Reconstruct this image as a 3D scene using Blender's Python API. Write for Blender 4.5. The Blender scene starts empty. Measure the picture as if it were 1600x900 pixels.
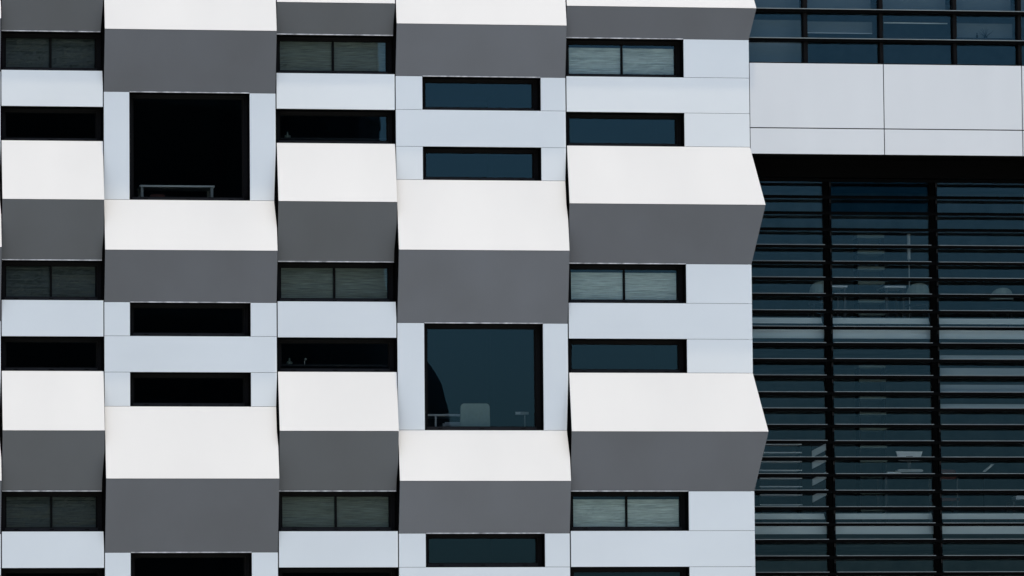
import bpy, bmesh, math, random
from mathutils import Matrix, Vector
R = math.radians
scene = bpy.context.scene
C = scene.collection

# ------------------------------------------------------------------ camera
YAW, PITCH, ROLL = 0.1597, 0.0900, -0.0089
cy, sy, cp, sp = math.cos(YAW), math.sin(YAW), math.cos(PITCH), math.sin(PITCH)
fw = Vector((sy*cp, cy*cp, sp)); r_ = Vector((cy, -sy, 0)); u_ = r_.cross(fw)
cr, sr = math.cos(ROLL), math.sin(ROLL)
right = r_*cr + u_*sr; up = -r_*sr + u_*cr
cam = bpy.data.cameras.new('camera'); camo = bpy.data.objects.new('camera', cam); C.objects.link(camo)
M4 = Matrix((right, up, -fw)).transposed().to_4x4(); M4.translation = Vector((-6.650, -91.125, 2.097))
camo.matrix_world = M4
cam.sensor_width = 36.0; cam.lens = 36.0*9194/1600; cam.clip_start = 0.5; cam.clip_end = 3000
scene.camera = camo

# ------------------------------------------------------------------ sky, sun, exposure
SUN_EL, SUN_AZ = R(85.0), R(168)       # azimuth from +Y (behind the facade) towards +X
sd = Vector((math.sin(SUN_AZ)*math.cos(SUN_EL), math.cos(SUN_AZ)*math.cos(SUN_EL), math.sin(SUN_EL)))
w = bpy.data.worlds.new('World'); scene.world = w; w.use_nodes = True
wn = w.node_tree.nodes; wl = w.node_tree.links; wn.clear()
sky = wn.new('ShaderNodeTexSky'); sky.sky_type = 'NISHITA'; sky.sun_disc = False
sky.sun_elevation = SUN_EL; sky.sun_rotation = SUN_AZ
sky.air_density = 0.8; sky.dust_density = 4.0; sky.ozone_density = 1.0
bg = wn.new('ShaderNodeBackground'); bg.inputs[1].default_value = 0.15
out = wn.new('ShaderNodeOutputWorld'); wl.new(sky.outputs[0], bg.inputs[0]); wl.new(bg.outputs[0], out.inputs[0])
sl = bpy.data.lights.new('sun', 'SUN'); sl.energy = 2.0; sl.angle = R(0.5); sl.color = (1.0, 0.82, 0.62)
so = bpy.data.objects.new('sun', sl); C.objects.link(so)
so.rotation_euler = (-sd).to_track_quat('-Z', 'Y').to_euler(); so.location = (0, -20, 60)
scene.view_settings.view_transform = 'Standard'; scene.view_settings.look = 'None'
scene.view_settings.exposure = 0.86; scene.view_settings.gamma = 1.0
scene.cycles.max_bounces = 6; scene.cycles.transparent_max_bounces = 12
scene.cycles.caustics_reflective = False; scene.cycles.caustics_refractive = False

# ------------------------------------------------------------------ materials
def mat(name, col, rough=0.6, spec=0.5, metal=0.0, var=0.0, vscale=(1, 1, 1), rvar=0.0, bump=0.0, bscale=60.0):
    m = bpy.data.materials.new(name); m.use_nodes = True
    nt = m.node_tree; n = nt.nodes; l = nt.links
    b = n['Principled BSDF']
    b.inputs['Base Color'].default_value = (*col, 1); b.inputs['Roughness'].default_value = rough
    b.inputs['Specular IOR Level'].default_value = spec; b.inputs['Metallic'].default_value = metal
    if var or rvar or bump:
        g = n.new('ShaderNodeNewGeometry'); mp = n.new('ShaderNodeMapping'); mp.inputs['Scale'].default_value = vscale
        l.new(g.outputs['Position'], mp.inputs['Vector'])
        nz = n.new('ShaderNodeTexNoise'); nz.inputs['Scale'].default_value = 1.0; nz.inputs['Detail'].default_value = 5
        l.new(mp.outputs[0], nz.inputs['Vector'])
    if var:
        hs = n.new('ShaderNodeMapRange'); hs.inputs['From Min'].default_value = .3; hs.inputs['From Max'].default_value = .7
        hs.inputs['To Min'].default_value = 1-var; hs.inputs['To Max'].default_value = 1+var
        l.new(nz.outputs['Fac'], hs.inputs['Value'])
        mx = n.new('ShaderNodeVectorMath'); mx.operation = 'SCALE'; mx.inputs[0].default_value = col
        l.new(hs.outputs[0], mx.inputs['Scale']); l.new(mx.outputs[0], b.inputs['Base Color'])
    if rvar:
        h2 = n.new('ShaderNodeMapRange'); h2.inputs['From Min'].default_value = .3; h2.inputs['From Max'].default_value = .7
        h2.inputs['To Min'].default_value = max(0, rough-rvar); h2.inputs['To Max'].default_value = rough+rvar
        l.new(nz.outputs['Fac'], h2.inputs['Value']); l.new(h2.outputs[0], b.inputs['Roughness'])
    if bump:
        n2 = n.new('ShaderNodeTexNoise'); n2.inputs['Scale'].default_value = bscale; n2.inputs['Detail'].default_value = 3
        l.new(g.outputs['Position'], n2.inputs['Vector'])
        bp = n.new('ShaderNodeBump'); bp.inputs['Strength'].default_value = bump; bp.inputs['Distance'].default_value = .01
        l.new(n2.outputs['Fac'], bp.inputs['Height']); l.new(bp.outputs[0], b.inputs['Normal'])
    return m

def glass(name, tint, refl, k=2.1):
    """solar control glass: a see-through sheet with a coloured mirror coating"""
    m = bpy.data.materials.new(name); m.use_nodes = True
    nt = m.node_tree; n = nt.nodes; l = nt.links; n.clear()
    o = n.new('ShaderNodeOutputMaterial'); mx = n.new('ShaderNodeMixShader')
    tr = n.new('ShaderNodeBsdfTransparent'); tr.inputs[0].default_value = (*tint, 1)
    gl = n.new('ShaderNodeBsdfGlossy'); gl.inputs[0].default_value = (*refl, 1); gl.inputs[1].default_value = 0.0
    fr = n.new('ShaderNodeFresnel'); fr.inputs[0].default_value = 1.5
    mt = n.new('ShaderNodeMath'); mt.operation = 'MULTIPLY'; mt.use_clamp = True; mt.inputs[1].default_value = k
    l.new(fr.outputs[0], mt.inputs[0]); l.new(mt.outputs[0], mx.inputs[0])
    l.new(tr.outputs[0], mx.inputs[1]); l.new(gl.outputs[0], mx.inputs[2]); l.new(mx.outputs[0], o.inputs[0])
    return m

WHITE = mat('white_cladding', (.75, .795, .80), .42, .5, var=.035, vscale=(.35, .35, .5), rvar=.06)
SLOPE = mat('sun_toned_white_cladding', (.695, .708, .682), .42, .5, var=.04, vscale=(.5, .5, .25), rvar=.06)  # same white cladding, its sunlit tone put into a warmer, dimmer colour
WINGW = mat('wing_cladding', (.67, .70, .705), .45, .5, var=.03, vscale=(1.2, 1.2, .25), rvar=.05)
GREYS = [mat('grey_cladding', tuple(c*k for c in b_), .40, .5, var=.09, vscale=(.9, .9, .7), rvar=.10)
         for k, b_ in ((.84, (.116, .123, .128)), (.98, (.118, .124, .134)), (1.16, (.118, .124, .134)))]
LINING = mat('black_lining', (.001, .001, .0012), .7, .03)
HEADF = mat('shaded_frame', (.0045, .0045, .005), .55, .1)  # anthracite frame again, recess shade put into a darker colour
FRAME = mat('anthracite_frame', (.012, .0128, .0135), .5, .2, var=.2, vscale=(3, 3, 3))
BEAD = mat('black_gasket', (.004, .004, .004), .7, .1)
DRIP = mat('aluminium_drip_edge', (.5, .5, .5), .5, .5, var=.6, vscale=(9, 9, 9))
NOSE = mat('louvre_nosing', (.17, .20, .205), .5, .4, var=.12, vscale=(2, 2, 2))
BLACK = mat('black_louvre', (.0012, .0013, .0014), .6, .03)
CORE = mat('dark_core', (.004, .004, .004), .9, .03)
ROOMW = mat('wing_interior', (.11, .13, .14), .9, .1, var=.3, vscale=(1.5, 1.5, 1.5))
ROOM = mat('dim_interior', (.03, .032, .034), .9, .1)
SLATM = {1: mat('blind_slats_dark_reflection', (.075, .09, .078), .4, .5, var=.5, vscale=(3, 3, 120), rvar=.1),  # one kind of blind
         3: mat('blind_slats_mid_reflection', (.21, .25, .22), .4, .5, var=.55, vscale=(3, 3, 120), rvar=.1),
         5: mat('blind_slats_sky_reflection', (.86, .93, .88), .4, .6, var=.42, vscale=(3, 3, 120), rvar=.1)}
PALEB = mat('pale_blind', (.46, .52, .54), .8, .2, var=.03, vscale=(4, 4, 20))
BLINDW = mat('roller_blind', (.17, .20, .21), .8, .2, var=.03, vscale=(4, 4, 20))
GLASS = glass('tinted_glass', (.84, .89, .87), (.20, .45, .61))
GLASSB = glass('deep_blue_glass', (.35, .45, .55), (.015, .10, .18))
GLASSW = glass('wing_glass', (.94, 1.0, 1.0), (.17, .39, .54))
SLAB = mat('slab_edge_panel', (.86, .93, .92), .6, .3, var=.04, vscale=(1, 1, 8))
DESKW = mat('white_laminate', (.75, .77, .77), .4, .5)
CHAIRM = mat('pale_green_upholstery', (.28, .34, .31), .8, .3, var=.06, vscale=(20, 20, 20))
STEEL = mat('grey_steel', (.45, .48, .47), .4, .5)
DARKST = mat('dark_steel', (.05, .055, .055), .5, .3)
WHITEP = mat('white_plastic', (.93, .95, .95), .3, .6)
ALU = mat('silver_aluminium', (.82, .86, .86), .3, .5)
WOOD = mat('brown_wood', (.16, .09, .05), .6, .3, var=.2, vscale=(2, 2, 30))
REDB = mat('red_brown_card', (.11, .04, .03), .7, .3)
TREEM = mat('dark_bark', (.05, .04, .03), .9, .2)
TOWERM = mat('dark_tower_glass', (.006, .007, .008), .5, .1)
GROUND = mat('paving', (.30, .33, .31), .85, .3, var=.12, vscale=(.3, .3, .3), bump=.3)
SHELF0 = mat('dull_green_glass', (.14, .18, .16), .4, .4)
LEAF = mat('green_leaf', (.06, .09, .05), .7, .3)

# ------------------------------------------------------------------ helpers
def link(name, me, m, parent=None, label=None, kind=None):
    me.materials.append(m)
    o = bpy.data.objects.new(name, me); C.objects.link(o)
    if parent: o.parent = parent
    if label: o['label'] = label
    if kind: o['kind'] = kind
    return o
class MB:
    def __init__(s): s.v = []; s.f = []
    def box(s, x0, x1, y0, y1, z0, z1):
        i = len(s.v)
        s.v += [(x0, y0, z0), (x1, y0, z0), (x1, y1, z0), (x0, y1, z0), (x0, y0, z1), (x1, y0, z1), (x1, y1, z1), (x0, y1, z1)]
        s.f += [(i, i+3, i+2, i+1), (i+4, i+5, i+6, i+7), (i, i+1, i+5, i+4), (i+1, i+2, i+6, i+5), (i+2, i+3, i+7, i+6), (i+3, i, i+4, i+7)]
        return s
    def prism(s, pts, off):
        """closed polygon pts (front, counter-clockwise from the front) extruded by off"""
        i = len(s.v); n = len(pts)
        s.v += [tuple(p) for p in pts] + [(p[0]+off[0], p[1]+off[1], p[2]+off[2]) for p in pts]
        s.f += [tuple(range(i, i+n)), tuple(range(i+2*n-1, i+n-1, -1))]
        s.f += [(i+(k+1) % n, i+k, i+n+k, i+n+(k+1) % n) for k in range(n)]
        return s
    def tube(s, a, b, ra, rb, n=8):
        a = Vector(a); b = Vector(b); d = (b-a).normalized()
        t = d.orthogonal().normalized(); q = d.cross(t); i = len(s.v)
        for c, rr in ((a, ra), (b, rb)):
            for k in range(n):
                an = 2*math.pi*k/n; s.v.append(tuple(c + (t*math.cos(an)+q*math.sin(an))*rr))
        s.f += [(i+k, i+(k+1) % n, i+n+(k+1) % n, i+n+k) for k in range(n)]
        s.f += [tuple(i+k for k in reversed(range(n))), tuple(i+n+k for k in range(n))]
        return s
    def lathe(s, c, prof, n=12):
        for (r0, z0), (r1, z1) in zip(prof, prof[1:]):
            s.tube((c[0], c[1], c[2]+z0), (c[0], c[1], c[2]+z1), max(r0, 1e-4), max(r1, 1e-4), n)
        return s
    def rod(s, a, b, wx, n=6): return s.tube(a, b, wx, wx, n)
    def mesh(s, name):
        me = bpy.data.meshes.new(name); me.from_pydata(s.v, [], s.f); me.validate(); me.update(); return me
    def build(s, name, m, parent=None, label=None, kind=None, recalc=False):
        me = s.mesh(name)
        if recalc:
            bm = bmesh.new(); bm.from_mesh(me); bmesh.ops.recalc_face_normals(bm, faces=bm.faces); bm.to_mesh(me); bm.free()
        return link(name, me, m, parent, label, kind)
def thing(name, label, cat, loc=(0, 0, 0), group=None):
    o = bpy.data.objects.new(name, None); C.objects.link(o); o.location = loc
    o.empty_display_size = .2
    o['label'] = label; o['category'] = cat
    if group: o['group'] = group
    return o
def tag(o, label, cat, group=None):
    o['label'] = label; o['category'] = cat
    if group: o['group'] = group
    return o

# ------------------------------------------------------------------ ground
g = MB(); g.v = [(-1500, -1500, 0), (1500, -1500, 0), (1500, 1500, 0), (-1500, 1500, 0)]; g.f = [(0, 1, 2, 3)]
g.build('ground', GROUND, kind='structure')

# ------------------------------------------------------------------ panelled office building
B = thing('office_building', 'white and grey panelled office block with zigzag facade of folded panels and recessed black windows', 'building')
COLS = [(-2.70, -0.018), (0.0, 1.580), (1.597, 4.294), (4.313, 6.184), (6.202, 8.911), (8.931, 11.877)]
RIDGE_O = .20
def odd_cells():
    """(kind, z_top, z_bottom, depth_top, depth_bottom)"""
    c = [('flat', 16.3, 15.42, 0, 0), ('up', 15.42, 14.905, 0, .110), ('down', 14.905, 14.412, .110, 0)]
    top = 14.412
    for n in range(4):
        wb = 13.80 - 3.6*n
        c += [('blind', top, wb, 0, 0), ('flat', wb, wb-.569, 0, 0)]
        if n < 3:
            c += [('strip', wb-.569, wb-1.105, 0, 0), ('up', wb-1.105, wb-2.048, 0, RIDGE_O), ('down', wb-2.048, wb-2.976, RIDGE_O, 0)]
            top = wb-2.976
    c.append(('flat', 2.431, .35, 0, 0))
    return c
def even_unit(z):      # from the soffit foot of the small fold downwards
    return [('strip', z, z-.531, 0, 0), ('flat', z-.531, z-1.116, 0, 0), ('strip', z-1.116, z-1.642, 0, 0),
            ('up', z-1.642, z-2.776, 0, .243), ('down', z-2.776, z-3.904, .243, 0), ('big', z-3.904, z-5.590, 0, 0),
            ('up', z-5.590, z-6.400, 0, .174), ('down', z-6.400, z-7.210, .174, 0)]
def cells_col4():
    return [('flat', 16.3, 15.40, 0, 0), ('up', 15.40, 14.580, 0, .174), ('down', 14.580, 13.773, .174, 0)] + even_unit(13.773)[:-1] + \
           [('down', 7.373, 6.562, .174, 0), ('strip', 6.562, 6.033, 0, 0), ('flat', 6.033, 5.448, 0, 0), ('strip', 5.448, 4.92, 0, 0),
            ('up', 4.92, 3.786, 0, .243), ('down', 3.786, 2.66, .243, 0), ('flat', 2.66, .35, 0, 0)]
def cells_col2():
    return [('flat', 16.3, 15.50, 0, 0), ('up', 15.50, 14.432, 0, .212), ('down', 14.432, 13.473, .212, 0), ('big', 13.473, 11.779, 0, 0),
            ('up', 11.779, 10.973, 0, .174), ('down', 10.973, 10.174, .174, 0), ('strip', 10.174, 9.645, 0, 0), ('flat', 9.645, 9.079, 0, 0),
            ('strip', 9.079, 8.546, 0, 0), ('up', 8.546, 7.404, 0, .243), ('down', 7.404, 6.270, .243, 0), ('big', 6.270, 4.585, 0, 0),
            ('up', 4.585, 3.775, 0, .174), ('down', 3.775, 2.97, .174, 0), ('flat', 2.97, .35, 0, 0)]
CELLS = [cells_col4(), odd_cells(), cells_col2(), odd_cells(), cells_col4(), odd_cells()]
WINX = [(-2.28, -.42), (0.0, 1.580), (1.997, 3.885), (4.313, 6.184), (6.627, 8.515), (8.931, 10.821)]

def depth(ci, z):
    if ci < 0 or ci > 5: return 0
    for k, z1, z0, d1, d0 in CELLS[ci]:
        if z0 <= z <= z1: return d0 + (d1-d0)*(z-z0)/(z1-z0)
    return 0
GAP = .003
def notch(ci, z):
    """the panels are cut back where the neighbour's fold stands further out"""
    if ci >= 5: return 0
    e = depth(ci+1, z) - depth(ci, z)
    return max(0, e-.02)*.165
def brk(ci, z1, z0):
    zs = {z1, z0}
    if ci < 5:
        for c in (CELLS[ci], CELLS[ci+1]):
            for k, a, b, d1, d0 in c:
                for q in (a, b):
                    if z0 < q < z1: zs.add(q)
        s = sorted(zs)
        for a, b in zip(s, s[1:]):        # where the notch starts or ends inside a span
            for k in range(1, 40):
                q = a+(b-a)*k/40; q2 = a+(b-a)*(k+1)/40
                if (notch(ci, q) > 0) != (notch(ci, min(q2, b-1e-4)) > 0): zs.add(q); break
    return sorted(zs)
def plate(name, ci, x0, x1, z1, z0, d1, d0, m, edge=False, label=None):
    """one facade panel, flat or sloping, 3 cm thick; edge: its right side follows the notch"""
    zt, zb = z1-GAP, z0+GAP
    D = lambda z: -(d0 + (d1-d0)*(z-z0)/(z1-z0))
    zs = brk(ci, zt, zb) if edge else [zb, zt]
    if ci == 5 and edge:
        pr = [(x1 - D(zb), D(zb), zb), (x1 - D(zt), D(zt), zt)]
    else:
        pr = [(x1 - (notch(ci, min(max(z, zb), zt)) if edge else 0), D(z), z) for z in zs]
    pl = [(x0, D(zb), zb)]; pt = [(x0, D(zt), zt)]
    pts = pl + pr + pt
    return MB().prism(pts, (0, .03, 0)).build(name, m, B, label)

rnd = random.Random(5)
def blind_mesh(x0, x1, y, z0, z1, tilt, seed, cover=1.0):
    """closed venetian blind: thin slats, each slightly wavy"""
    r = random.Random(seed); mb = MB(); p = .0215; n = int((z1-z0)/p); seg = 22
    for k in range(n):
        zc = z1 - (k+.5)*p; i = len(mb.v); ph = r.uniform(0, 6); t0 = tilt + r.gauss(0, .13)
        for j in range(seg+1):
            f = j/seg; t = t0 + r.gauss(0, .11) + .05*math.sin(ph+f*5)
            h = p*.66; dy = math.sin(t)*h*.9; dz = math.cos(t)*h
            x = x0+(x1-x0)*f
            mb.v += [(x, y-dy, zc-dz), (x, y+dy, zc+dz)]     # lower edge stands towards the glass for a positive tilt
        mb.f += [(i+2*j, i+2*j+2, i+2*j+3, i+2*j+1) for j in range(seg)]
    return mb
TILT = {1: .1, 3: -.05, 5: -.38}
def window(ci, kind, x0, x1, z1, z0, tiltx=0.0, tiltz=0.0, idx=0):
    """recessed window: anthracite frame with jamb lining, gasket, tilted pane, drain slots"""
    fy = .27; wl_, wt, wb = .068, .058, .068
    f = MB()
    f.box(x0+.004, x0+wl_, fy, fy+.09, z0+.004, z1-.004).box(x1-wl_, x1-.004, fy, fy+.09, z0+.004, z1-.004)
    f.box(x0+wl_, x1-wl_, fy+.002, fy+.088, z1-wt, z1-.004)
    fo = f.build('window', HEADF, B)
    MB().box(x0+wl_, x1-wl_, fy+.002, fy+.088, z0+.004, z0+wb).box(x0+wl_+.002, x1-wl_-.002, fy-.022, fy+.001, z0+.004, z0+.022).build('sill', FRAME, fo)
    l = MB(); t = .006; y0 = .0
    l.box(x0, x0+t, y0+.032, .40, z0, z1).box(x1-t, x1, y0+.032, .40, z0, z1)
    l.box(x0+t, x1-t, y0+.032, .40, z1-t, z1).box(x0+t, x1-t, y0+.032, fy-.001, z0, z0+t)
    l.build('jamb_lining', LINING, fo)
    g0, g1, h0, h1 = x0+wl_, x1-wl_, z0+wb, z1-wt
    q = MB(); e = .024
    q.box(g0, g0+e, fy+.03, fy+.08, h0, h1).box(g1-e, g1, fy+.03, fy+.08, h0, h1)
    q.box(g0+e, g1-e, fy+.03, fy+.08, h0, h0+.010).box(g0+e, g1-e, fy+.03, fy+.08, h1-.012, h1)
    q.build('gasket', BEAD, fo)
    s = MB()
    for u in (.12, .5, .88):
        xx = x0+wl_+(x1-x0-2*wl_)*u; s.box(xx-.035, xx+.035, fy-.004, fy+.002, z0+.036, z0+.050)
    s.build('drain_slots', BEAD, fo, kind='stuff')
    xs = [(g0+e, g1-e)]
    if kind == 'blind':
        mid = (g0+g1)/2 + .002
        MB().box(mid-.013, mid+.013, fy+.02, fy+.082, h0+.010, h1-.012).build('mullion', BEAD, fo)
        xs = [(g0+e, mid-.013), (mid+.013, g1-e)]
    for k, (a, b) in enumerate(xs):
        yc = fy+.055; xm = (a+b)/2; zm = (h0+h1)/2
        tx = tiltx + rnd.gauss(0, .0006); tz = tiltz + rnd.gauss(0, .0006)
        V = []
        for (x, z) in ((a, h0+.010), (b, h0+.010), (b, h1-.012), (a, h1-.012)):
            V.append((x, yc+(x-xm)*tx+(z-zm)*tz, z))
        pm = MB(); pm.v = V; pm.f = [(0, 1, 2, 3)]
        pm.build('pane', GLASS, fo)
        if kind == 'blind':
            tp = h1-.012-(.045 if ci == 5 else .0)
            blind_mesh(a+.004, b-.004, yc+.030, h0+.005, tp, TILT.get(ci, 0), 100*ci+10*idx+k).build('blind_slats', SLATM[ci], fo, kind='stuff')
    return fo

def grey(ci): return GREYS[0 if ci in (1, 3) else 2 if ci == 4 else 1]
core = MB()
nwin = 0
for ci, ((X0, X1), cl) in enumerate(zip(COLS, CELLS)):
    wx0, wx1 = WINX[ci]
    cx0 = X0-.009; cx1 = X1+.009 if ci < 5 else X1-.05
    for k, z1, z0, d1, d0 in cl:
        if k in ('flat', 'up', 'down'):
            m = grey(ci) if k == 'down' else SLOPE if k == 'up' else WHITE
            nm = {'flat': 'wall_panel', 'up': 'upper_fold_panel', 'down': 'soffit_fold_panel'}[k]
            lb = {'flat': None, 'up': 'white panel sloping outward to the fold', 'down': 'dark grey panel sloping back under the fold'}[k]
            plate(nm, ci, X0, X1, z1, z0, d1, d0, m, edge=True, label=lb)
            core.box(cx0, cx1, .045, .42, z0, z1)
            if k == 'down':       # bright drip edge over the window below
                a, b = (wx0, wx1)
                nt_ = notch(ci, z0+.002) if (ci < 5 and abs(b-X1) < .01) else 0
                MB().box(a+.004, b-nt_-.004, -.010, .012, z0-.006, z0+.009).build('drip_edge', DRIP, B)
        else:
            if wx0 > X0+.01: plate('wall_panel', ci, X0, wx0-GAP, z1, z0, 0, 0, WHITE); core.box(cx0, wx0-.006, .045, .42, z0, z1)
            if wx1 < X1-.01: plate('wall_panel', ci, wx1+GAP, X1, z1, z0, 0, 0, WHITE, edge=True); core.box(wx1+.006, cx1, .045, .42, z0, z1)
            else: core.box(X1+.001, cx1, .045, .42, z0, z1)
            if wx0 <= X0+.01: core.box(cx0, X0-.001, .045, .42, z0, z1)
            if k == 'strip' or k == 'big' or k == 'blind':
                tx = tz = 0.0
                if k == 'big' and ci == 4: tx, tz = 0.0, 0.0
                if ci == 5: tx = .003
                if ci == 4 and k != 'big': tx = .010 if z1 < 9 else .003
                window(ci, k, wx0, wx1, z1, z0, tx, tz, nwin); nwin += 1
    # end caps of the folds (seen in the joints): dark side plates
    for j in range(len(cl)-1):
        if cl[j][0] == 'up' and cl[j+1][0] == 'down':
            zt, zr, zb, d = cl[j][1], cl[j][2], cl[j+1][2], cl[j][4]
            tri = [(X0+.003, .03, zt-.01), (X0+.003, .03, zb+.01), (X0+.003, -d+.004, zr)]
            MB().prism(tri, (.012, 0, 0)).build('fold_end_cap', LINING, B, recalc=True)
            if ci < 5:
                tri = [(X1-.045, .03, zt-.01), (X1-.045, .03, zb+.01), (X1-.045, -d+.01, zr)]
                MB().prism(tri, (.008, 0, 0)).build('fold_end_cap', LINING, B, recalc=True)
            else:                 # the folds turn the corner
                yb = 1.20 if zt < 12.72 else .10
                up_ = [(X1, .0, zt-GAP), (X1+d, -d, zr+GAP), (X1+d, yb, zr+GAP), (X1, yb, zt-GAP)]
                dn_ = [(X1+d, -d, zr-GAP), (X1, 0, zb+GAP), (X1, yb, zb+GAP), (X1+d, yb, zr-GAP)]
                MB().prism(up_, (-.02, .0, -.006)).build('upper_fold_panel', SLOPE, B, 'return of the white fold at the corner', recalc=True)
                MB().prism(dn_, (-.02, .0, .006)).build('soffit_fold_panel', grey(5), B, 'return of the grey fold at the corner', recalc=True)
core.box(-2.72, 11.82, .02, .44, .0, .35)
core.build('core_wall', CORE, B)
rt = MB(); rt.box(11.83, 11.872, .035, 1.25, 0, 12.56); rt.build('corner_return_panel', WHITE, B)
MB().box(-2.75, 11.9, -.02, 12, 16.3, 16.42).build('roof', CORE, B)
sh = MB(); sh.box(-2.9, -2.72, .05, 12, 0, 16.3); sh.build('side_wall', WHITE, B)
MB().box(-2.72, 11.8, 8.0, 8.2, 0, 16.3).build('back_wall', ROOM, B)
for z in (3.98, 7.62, 11.18, 14.6):
    MB().box(-2.72, 11.8, .43, 8.0, z-.2, z).build('floor_slab', ROOM, B)
for x in (1.586, 4.303, 6.193, 8.921, 11.79):
    MB().box(x-.006, x+.006, .43, 8.0, 0, 16.3).build('partition', ROOM, B)

# ------------------------------------------------------------------ glazed wing
W = thing('glazed_wing', 'wing with white spandrel panels above dark blue glazing behind black horizontal louvres', 'building', (11.9, 0, 0))
def W_build(mb, name, m, parent=None, **k):
    mb.v = [(x-11.9, y, z) for x, y, z in mb.v] if parent is None else mb.v
    return mb.build(name, m, parent or W, **k)
for x0, x1 in ((11.889, 14.058), (14.073, 16.325), (16.340, 18.60)):
    for z0, z1 in ((13.017, 14.046), (12.596, 13.000)):
        W_build(MB().box(x0, x1, .0, .035, z0, z1), 'wall_panel', WINGW)
W_build(MB().box(11.885, 18.6, .04, .30, 12.60, 14.04), 'core_wall', CORE)
W_build(MB().box(11.885, 18.6, .012, .30, 14.048, 14.062), 'sill', BEAD)
W_build(MB().box(11.885, 18.6, .30, 1.04, 12.62, 12.80), 'soffit', BLACK)
W_build(MB().box(11.885, 18.6, 1.02, 1.30, 12.335, 12.62), 'header', BLACK)
# ribbon glazing above the white panels
RX = [(12.793, 12.857), (14.032, 14.092), (15.240, 15.299), (16.305, 16.362), (17.45, 17.51)]
for z0, z1 in ((14.878, 14.925), (14.408, 14.452)):
    t_ = W_build(MB().box(11.885, 18.6, .03, .22, z0, z1), 'transom', BLACK)
    n_ = MB().box(11.885, 18.6, .015, .05, z1-.002, z1+.010); n_.v = [(x-11.9, y, z) for x, y, z in n_.v]
    n_.build('nosing', NOSE, t_)
for a, b in RX: W_build(MB().box(a, b, .09, .24, 14.064, 16.2), 'mullion', BEAD)
gx = [11.885] + [q for ab in RX for q in ab] + [18.6]
for k in range(0, len(gx), 2):
    for z0, z1 in ((14.064, 14.408), (14.452, 14.878), (14.925, 16.2)):
        a, b = gx[k], gx[k+1]; e = rnd.gauss(0, .0012)
        q = MB(); q.v = [(a-11.9, .19-e, z0), (b-11.9, .19+e, z0), (b-11.9, .19+e, z1), (a-11.9, .19-e, z1)]; q.f = [(0, 1, 2, 3)]
        q.build('pane', GLASSW, W)
bl = [(11.95, 12.822, 14.10, 14.80), (12.925, 13.99, 14.606, 14.785), (15.33, 16.298, 14.46, 14.785),
      (12.925, 13.97, 14.93, 16.1), (14.15, 15.2, 14.93, 16.1), (15.33, 16.28, 14.93, 16.1), (11.95, 12.80, 14.93, 16.1), (16.38, 17.4, 14.93, 16.1)]
for a, b, z0, z1 in bl:
    o = W_build(MB().box(a, b, .45, .456, z0, z1), 'roller_blind', BLINDW)
    hb = MB().box(a, b, .44, .462, z0-.012, z0); hb.v = [(x-11.9, y, z) for x, y, z in hb.v]
    hb.build('hem_bar', DESKW, o)
W_build(MB().box(14.188, 15.231, .44, .47, 14.770, 14.785), 'blind_rail', ALU)
W_build(MB().box(11.885, 18.6, 16.2-16.2+.0, .4, 16.2, 16.32), 'parapet', WINGW)
W_build(MB().box(11.885, 18.6, .03, 10, 16.32, 16.42), 'roof', CORE)
# louvred curtain wall, set back one metre
FZ = [12.319, 12.053, 11.789, 11.525, 11.252, 10.985, 10.724, 10.461, 10.197, 9.936, 9.671, 9.412, 9.147, 8.881,
      8.620, 8.356, 8.096, 7.832, 7.568, 7.302, 7.038, 6.775, 6.512, 6.250, 5.988, 5.725, 5.462, 5.2, 4.935, 4.67]
BAYS = [(11.90, 13.290), (13.420, 15.040), (15.170, 16.86), (16.99, 18.60)]
FINX = [(11.90, 13.352), (13.354, 15.102), (15.104, 16.922), (16.924, 18.60)]
POSTS = [(13.386, 13.420), (15.136, 15.170), (16.956, 16.99)]
for k, z in enumerate(FZ):
    for j, (a, b) in enumerate(BAYS):
        zz = z + (rnd.gauss(0, .0015))
        f = W_build(MB().box(*FINX[j], 1.0, 1.08, zz-.053, zz-.009), 'louvre', BLACK)
        if k >= 4:
            nm = MB(); nm.box(a, b, .997, 1.02, zz-.0085, zz+.0015); nm.v = [(x-11.9, y, z_) for x, y, z_ in nm.v]
            nm.build('nosing', NOSE, f)
for a, b in POSTS:
    p = W_build(MB().box(a, b, 1.088, 1.17, .3, 12.62), 'post', BLACK)
    br = MB()
    for z in FZ: br.box(b-.028-11.9, b-.006-11.9, 1.075, 1.087, z-.12, z-.06)
    br.build('brackets', FRAME, p, kind='stuff')
GY = 1.36
for j, (a, b) in enumerate(BAYS):
    ys = [12.62] + ([11.76] if j == 1 else []) + [q for q in (9.66, 8.88, 5.46)] + [3.2]
    for q in range(len(ys)-1):
        z1, z0 = ys[q], ys[q+1]; ex = rnd.gauss(0, .0010); ez = rnd.gauss(0, .0004)
        x0, x1 = a-.065-11.9 if j else a-11.9, b+.065-11.9
        pm = MB(); pm.v = [(x0, GY-ex, z0), (x1, GY+ex, z0), (x1, GY+ex+ez, z1), (x0, GY-ex+ez, z1)]; pm.f = [(0, 1, 2, 3)]
        pm.build('pane', GLASSB if (j == 1 and q == 0) else GLASSW, W)
for z in (9.62, 8.84, 5.42):
    W_build(MB().box(11.90, 18.6, 1.30, 1.35, z, z+.05), 'transom', BLACK)
for a, b in POSTS:
    W_build(MB().box(a-.050, b+.034, 1.30, 1.352, .3, 12.6), 'mullion', BLACK)
W_build(MB().box(11.885, 18.6, .95, 1.3, 0, 3.2), 'plinth', CORE)
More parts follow.
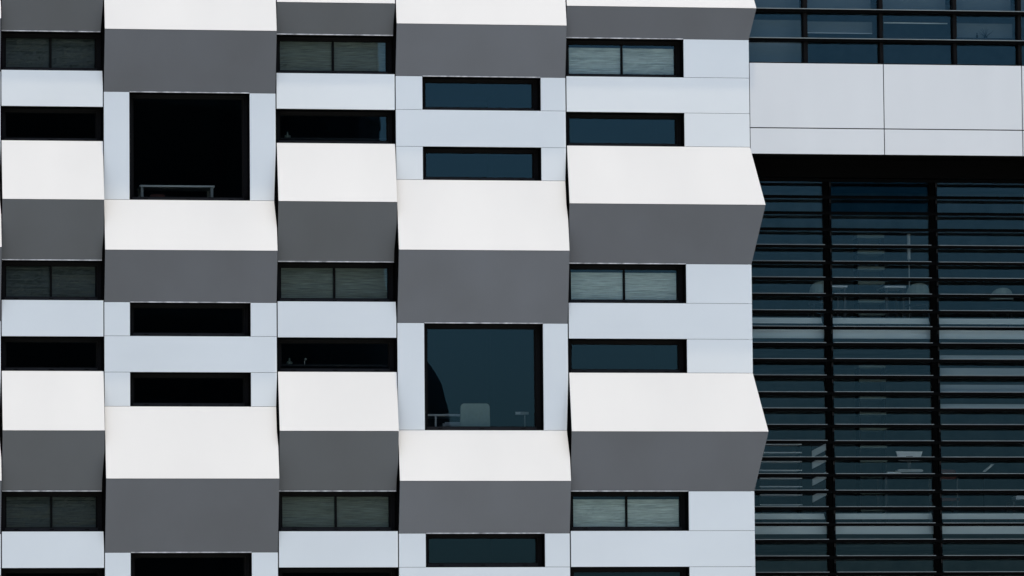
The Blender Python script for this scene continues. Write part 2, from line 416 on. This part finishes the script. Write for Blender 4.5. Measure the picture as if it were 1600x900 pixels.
# slab edges and light bands behind the glass
for zt in (10.105, 6.946):
    for a, b in ((11.92, 13.335), (13.47, 15.11), (15.23, 16.93), (17.02, 18.5)):
        sl_ = [(a, 1.48, zt-.090), (b, 1.48, zt-.090), (b-.022, 1.48, zt), (a, 1.48, zt)]
        W_build(MB().prism(sl_, (0, .04, 0)), 'slab_edge_panel', SLAB)
        W_build(MB().box(a, b+.022, 1.48, 1.52, zt-.330, zt-.190), 'slab_edge_panel', SLAB)
for z in (6.64, 9.80, 12.95, 3.5):
    W_build(MB().box(11.9, 18.6, 1.96, 9, z, z+.13), 'floor_slab', ROOMW)
W_build(MB().box(11.9, 18.6, 9, 9.2, 0, 16.3), 'back_wall', ROOMW)
W_build(MB().box(11.885, 11.899, .3, 9, 0, 16.3), 'partition', ROOMW)
W_build(MB().box(18.6, 18.75, .04, 9.2, 0, 16.3), 'side_wall', WINGW)
for z0, z1 in ((9.466, 9.53), (9.187, 9.322), (8.916, 9.051), (8.667, 8.739)):
    W_build(MB().box(15.27, 16.93, 1.5, 1.51, z0-.02, z1-.02), 'blind_panel', PALEB)

# ------------------------------------------------------------------ things in the rooms
def desk(loc, wd, dp, ht, label, cat='desk', group=None, m=DESKW, apron=False):
    t = thing('desk', label, cat, loc, group)
    MB().box(0, wd, 0, dp, ht-.028, ht).build('desk_top', m, t)
    for x in (.02, wd-.06):
        for y in (.02, dp-.06): MB().box(x, x+.04, y, y+.04, 0, ht-.030).build('leg', STEEL if loc[0] < 5 else DARKST, t)
    return t
t = desk((2.270, 1.2, 11.18), 1.19, .6, .96, 'white table with slim legs low in the big black window')
o = MB().box(0, .235, 0, .2, 0, .05).box(.02, .215, .01, .19, .05, .062).build('box', REDB); o.location = (2.44, 1.24, 11.985-.045)
tag(o, 'small red brown box under the white table in the big black window', 'box')
MB().box(2.40, 2.72, 1.22, 1.50, 11.90, 11.938).build('shelf_board', WOOD, B)
t = desk((6.45, 1.25, 7.62), 1.38, .6, .90, 'white desk behind the chair in the big blue window')
MB().box(.66, 1.0, .1, .5, .60, .76).build('drawer_box', DESKW, t)
MB().box(.52, .545, .0, .02, .45, .868).build('drawer_frame', ALU, t)
MB().box(.68, .98, -.01, .012, .755, .772).build('drawer_handle', ALU, t)

def rounded(w, h, r, n=5):
    p = []
    for cx_, cz_, a0 in ((w/2-r, r, -90), (w/2-r, h-r, 0), (-w/2+r, h-r, 90), (-w/2+r, r, 180)):
        for k in range(n+1):
            a = R(a0+90*k/n); p.append((cx_+r*math.cos(a), 0, cz_+r*math.sin(a)))
    return p
def chair(loc, label, seat_h=.46, back_h=.60, wdt=.46, m=CHAIRM, group=None, rot=0):
    t = thing('office_chair', label, 'chair', loc, group); t.rotation_euler = (0, 0, rot)
    bk = MB(); pts = rounded(wdt, back_h, .06)
    pts = [(x*(1-.06*(z/back_h)), y, z) for x, y, z in pts]
    bk.prism([(x, -.24-.06*z, z+seat_h+.03) for x, y, z in pts], (0, .05, 0)).build('backrest', m, t, recalc=True)
    MB().prism([(x, z-.23, seat_h-.03) for x, y, z in rounded(wdt, .46, .08)], (0, 0, .07)).build('seat', m, t, recalc=True)
    MB().rod((0, 0, .10), (0, 0, seat_h-.03), .025).build('column', STEEL, t)
    for k in range(5):
        a = R(72*k+18); e = (math.cos(a)*.28, math.sin(a)*.28, .055)
        lg = MB().rod((0, 0, .11), e, .018).build('leg', STEEL, t)
        MB().tube((e[0]-.015, e[1], .03), (e[0]+.015, e[1], .03), .03, .03, 8).build('castor', BEAD, lg)
    return t
chair((7.53, .95, 7.62), 'office chair with rounded pale green back in the big blue window', seat_h=.40, back_h=.60, wdt=.49)
# desk lamp at the right of the same window
t = thing('desk_lamp', 'small dim lamp with a flat white head at the right of the big blue window', 'lamp', (8.41, 1.2, 8.20))
MB().lathe((0, 0, 0), [(.05, 0), (.05, .015), (.01, .02)]).build('base', STEEL, t)
MB().rod((0, 0, .015), (0, 0, .30), .009).build('stem', STEEL, t)
MB().box(-.15, .06, -.03, .03, .31, .355).build('lamp_head', STEEL, t)
MB().box(-.152, -.075, -.032, .0, .312, .353).build('bulb_cover', ALU, t)
t = thing('side_table', 'small low table carrying the lamp in the big blue window', 'table', (8.41, 1.2, 7.62))
MB().box(-.3, .3, -.2, .3, .55, .58).build('table_top', ROOM, t)
for x in (-.27, .23):
    for y in (-.17, .23): MB().box(x, x+.04, y, y+.04, 0, .55).build('leg', ROOM, t)
def sill_shelf(x0, x1, z):
    MB().box(x0, x1, .44, .70, z-.03, z).build('window_sill', ROOM, B)
sill_shelf(4.33, 6.17, 12.83); sill_shelf(4.33, 6.17, 9.245)
def bottle(loc, label, s=1.0):
    t = thing('bottle', label, 'bottle', loc)
    MB().lathe((0, 0, 0), [(.045*s, 0), (.05*s, .02*s), (.05*s, .045*s), (.016*s, .055*s), (.012*s, .085*s)]).build('body', SHELF0, t)
    MB().lathe((0, 0, .085*s), [(.014*s, 0), (.014*s, .018*s), (.004*s, .02*s)]).build('cap', SHELF0, t)
bottle((4.548, .55, 12.830), 'small grey bottle at the left of the upper black strip window')
bottle((4.56, .55, 9.245), 'small grey bottle at the left of the lower black strip window')
t = thing('desk_lamp', 'tiny lamp with a round head beside the bottle in the lower black strip window', 'lamp', (4.80, .55, 9.245))
MB().rod((0, 0, 0), (0, 0, .07), .006).build('stem', STEEL, t)
MB().lathe((.015, 0, .07), [(.004, 0), (.022, .012), (.022, .028), (.004, .04)]).build('lamp_head', STEEL, t)
MB().box(.10, 1.50, .50, .53, 9.165, 9.185).build('wood_rail', WOOD, B)

# furniture in the wing
t = desk((13.58, 2.3, 9.95), .356, .6, .757, 'short white desk end left in the upper louvred room', group=None)
desk((14.555, 2.3, 9.95), .36, .6, .757, 'white desk beside the pale vertical tube in the upper louvred room')
def shell_chair(loc, label, flip=1):
    """cafe chair with a curved white shell back"""
    t = thing('shell_chair', label, 'chair', loc, 'white shell chairs behind the louvres')
    mb = MB(); n = 10
    for k in range(n+1):
        a = math.pi*k/n; mb.v += [(-.21*math.cos(a), .10-.20*math.sin(a), .62), (-.19*math.cos(a), .10-.18*math.sin(a), .62+.19*math.sin(a)**.6)]
    mb.f = [(2*k, 2*k+2, 2*k+3, 2*k+1) for k in range(n)]
    mb.build('backrest', CHAIRM, t)
    MB().lathe((0, .1, .43), [(.19, 0), (.21, .02), (.2, .04)], 14).build('seat', DARKST, t)
    for sx in (-1, 1):
        for sy_ in (-1, 1): MB().rod((sx*.2, .1+sy_*.2, 0), (sx*.13, .1+sy_*.13, .43), .012).build('leg', DARKST, t)
    return t
shell_chair((13.48, 2.2, 9.95), 'white curved shell chair against the first black post')
shell_chair((15.10, 2.2, 9.93), 'white curved shell chair left of the second black post')
shell_chair((16.50, 2.2, 9.86), 'white curved shell chair at the far right behind the louvres')
t = thing('tube_lamp', 'pale vertical tube standing behind the middle louvres', 'lamp', (14.945, 2.2, 9.95))
MB().lathe((0, 0, 0), [(.12, 0), (.12, .02), (.01, .03)]).build('base', STEEL, t)
MB().rod((0, 0, .02), (0, 0, 1.18), .008).build('stem', STEEL, t)
MB().rod((0, 0, 1.18), (0, 0, 1.60), .028, 10).build('tube', STEEL, t)
SHELFM = mat('dim_green_shelf', (.17, .21, .18), .7, .3)
def rack(loc, wd, zs, label, m=SHELFM, th=.03, dp=.35):
    t = thing('shelf_rack', label, 'shelf', loc)
    for z in zs: MB().box(0, wd, 0, dp, z-th, z).build('shelf_board', m, t)
    for x in (0, wd-.02): MB().box(x, x+.02, .02, dp-.02, 0, max(zs)-th).build('side_panel', ROOM, t)
    return t
rack((14.137, 2.4, 9.93), .445, [.35, .56, .86, 1.10, 1.36, 1.62], 'tall rack with pale shelf boards in the upper louvred room', th=.05)
rack((14.13, 2.4, 6.77), .445, [.3, .58, .85, 1.10, 1.33, 1.62, 1.87, 2.13, 2.41, 2.64], 'tall rack with pale shelf boards in the lower louvred room', th=.035)
rack((12.44, 2.3, 6.77), .70, [.37, .53, .665, .80, .93, 1.07, 1.22, 1.35], 'low rack with bright thin shelves beside the zigzag screen', m=DESKW, th=.016)
t = thing('zigzag_screen', 'screen with four pale slanting bands between the rack and the first post', 'screen', (13.31, 2.3, 6.77))
MB().box(0, .27, .03, .05, 0, 1.36).build('screen_panel', ROOM, t)
for z in (.40, .67, .945, 1.13):
    q = [(0, 0, z), (.262, 0, z+.135), (.262, 0, z+.245), (0, 0, z+.11)]
    MB().prism(q, (0, .028, 0)).build('slanting_band', STEEL, t)
desk((14.50, 2.3, 6.77), .95, .7, .87, 'desk under the silver monitor in the lower louvred room', m=STEEL)
t = thing('monitor', 'silver all in one monitor seen from behind through the louvres', 'monitor', (14.93, 2.32, 7.64))
q = [(-.175, 0, .215), (.175, 0, .215), (.22, 0, .36), (-.22, 0, .365)]
MB().prism(q, (0, .04, 0)).build('back_shell', WHITEP, t, recalc=True)
MB().box(-.055, .055, -.012, .0, .265, .285).build('vent_slot', FRAME, t)
MB().box(-.03, .03, .01, .035, .045, .216).build('stand', DARKST, t)
MB().prism([(x-.005, -.08, z*.33+.022) for x, y, z in rounded(.43, .14, .06)], (0, .15, 0)).build('stand_base', STEEL, t, recalc=True)
o = MB().box(0, .24, 0, .16, 0, .012).box(.01, .23, .01, .15, .012, .028).build('keyboard', ALU); o.location = (14.55, 2.3, 7.64)
tag(o, 'white keyboard lying left of the silver monitor', 'keyboard')
t = thing('slanted_lamp', 'slanted pale bar lamp behind the louvres at right', 'lamp', (16.17, 2.35, 6.9))
MB().lathe((0, 0, -.13), [(.1, 0), (.1, .02), (.01, .03)]).build('base', STEEL, t)
MB().rod((0, 0, -.11), (0, 0, .78), .006).build('stem', ROOM, t)
MB().prism([(-.02, -.02, .77), (.03, -.02, .77), (.185, -.02, .895), (.13, -.02, .895)], (0, .03, 0)).build('lamp_head', STEEL, t, recalc=True)
o = MB().box(0, .5, 0, .3, 0, .05).box(.02, .48, .02, .28, .05, .065).build('storage_box', DESKW); o.location = (16.70, 2.3, 7.215)
tag(o, 'white storage box at the right edge of the lower louvred room', 'box')
t = desk((16.62, 2.25, 6.77), 1.3, .5, .445, 'low table under the white storage box at the right', m=ROOM)
t = thing('red_chair', 'dim red chair right of the second black post', 'chair', (15.58, 2.4, 6.77))
MB().prism([(x, 0, z+.78) for x, y, z in rounded(.30, .16, .05)], (0, .04, 0)).build('backrest', REDB, t, recalc=True)
MB().box(-.2, .2, 0, .4, .43, .48).build('seat', REDB, t)
for x in (-.18, .15):
    MB().box(x, x+.03, 0, .03, 0, .80).build('leg', DARKST, t); MB().box(x, x+.03, .36, .39, 0, .43).build('leg', DARKST, t)
# plant and pots on the ribbon window sill
W_build(MB().box(14.1, 17.4, .32, .62, 14.505, 14.535), 'inner_sill', ROOM)
t = thing('potted_plant', 'thin leafed plant in silhouette on the upper right ribbon window sill', 'plant', (15.84, .38, 14.535))
MB().lathe((0, 0, 0), [(.025, 0), (.035, .03), (.03, .032)]).build('pot', BEAD, t)
lf = MB(); rp = random.Random(3)
for k in range(9):
    a = R(-70+17*k); e = (math.sin(a)*.17*rp.uniform(.5, 1.2), 0, .03+math.cos(a)*.15); lf.tube((0, 0, .03), e, .004, .001, 4)
lf.build('leaves', BEAD, t)
t = thing('bottle', 'dark bottle left of the thin plant on the ribbon window sill', 'bottle', (15.70, .38, 14.535))
MB().lathe((0, 0, 0), [(.016, 0), (.016, .045), (.006, .055), (.006, .08)]).build('body', BEAD, t)
MB().lathe((0, 0, .08), [(.007, 0), (.007, .008)]).build('cap', BEAD, t)

# ------------------------------------------------------------------ across the street (seen only mirrored in the glass)
T = thing('dark_tower', 'dark round cornered office tower across the street, mirrored in the windows', 'building', (0, -125, 0))
tw = MB(); prev = None; n = 40
def ring(z, rx, cx_): return [(cx_+rx*math.cos(2*math.pi*k/n), 13*math.sin(2*math.pi*k/n), z) for k in range(n)]
prof = [(z, rx, -3.7) for z, rx in ((0, 28.2), (11, 28.5), (14, 29.1), (16, 29.7), (17.2, 29.6), (18.2, 29.35), (18.8, 29.0), (19.3, 28.6), (20.2, 27.9), (22, 27.4), (26, 27.1), (31, 26.9), (38, 26.8))]
for z, rx, cx_ in prof: tw.v += ring(z, rx, cx_)
for i in range(len(prof)-1):
    tw.f += [(i*n+k, i*n+(k+1) % n, (i+1)*n+(k+1) % n, (i+1)*n+k) for k in range(n)]
tw.f += [tuple((len(prof)-1)*n+k for k in range(n))]
tw.build('wall', TOWERM, T)
fb = MB()
for z in range(4, 38, 4):
    i = 0
    while prof[i+1][0] < z: i += 1
    f = (z-prof[i][0])/(prof[i+1][0]-prof[i][0]); rx = prof[i][1]*(1-f)+prof[i+1][1]*f
    a = ring(z-.15, rx+.06, -3.7); b = ring(z+.15, rx+.06, -3.7); j = len(fb.v)
    a = [(x, y*1.006, zz) for x, y, zz in a]; b = [(x, y*1.006, zz) for x, y, zz in b]
    fb.v += a+b; fb.f += [(j+k, j+(k+1) % n, j+n+(k+1) % n, j+n+k) for k in range(n)]
fb.build('floor_bands', FRAME, T, kind='stuff')
def bare_tree(loc, h, seed, label):
    t = thing('bare_tree', label, 'tree', loc, 'bare street trees across the street'); r = random.Random(seed)
    MB().tube((0, 0, 0), (0.1, 0, h*.35), h*.02, h*.014, 8).build('trunk', TREEM, t)
    br = MB()
    def grow(p, d, L, rad, lv):
        e = p+d*L; br.tube(p, e, rad, rad*.65, 5)
        if lv == 0: return
        for k in range(3 if lv > 1 else 4):
            q = Vector((r.uniform(-1, 1), r.uniform(-1, 1), r.uniform(-.2, .9))); nd = (d*1.1+q*.75).normalized()
            grow(p+d*L*r.uniform(.55, 1), nd, L*r.uniform(.6, .8), rad*.6, lv-1)
    for k in range(4):
        a = k*1.6+r.uniform(0, 1)
        grow(Vector((.1, 0, h*.35)), Vector((math.cos(a)*.5, math.sin(a)*.5, 1)).normalized(), h*.22, h*.010, 5)
    br.build('crown', TREEM, t)
bare_tree((21.5, -30, 0), 5.0, 11, 'bare street tree across from the louvred wing')
bare_tree((26.5, -38, 0), 5.2, 12, 'bare street tree further along from the louvred wing')
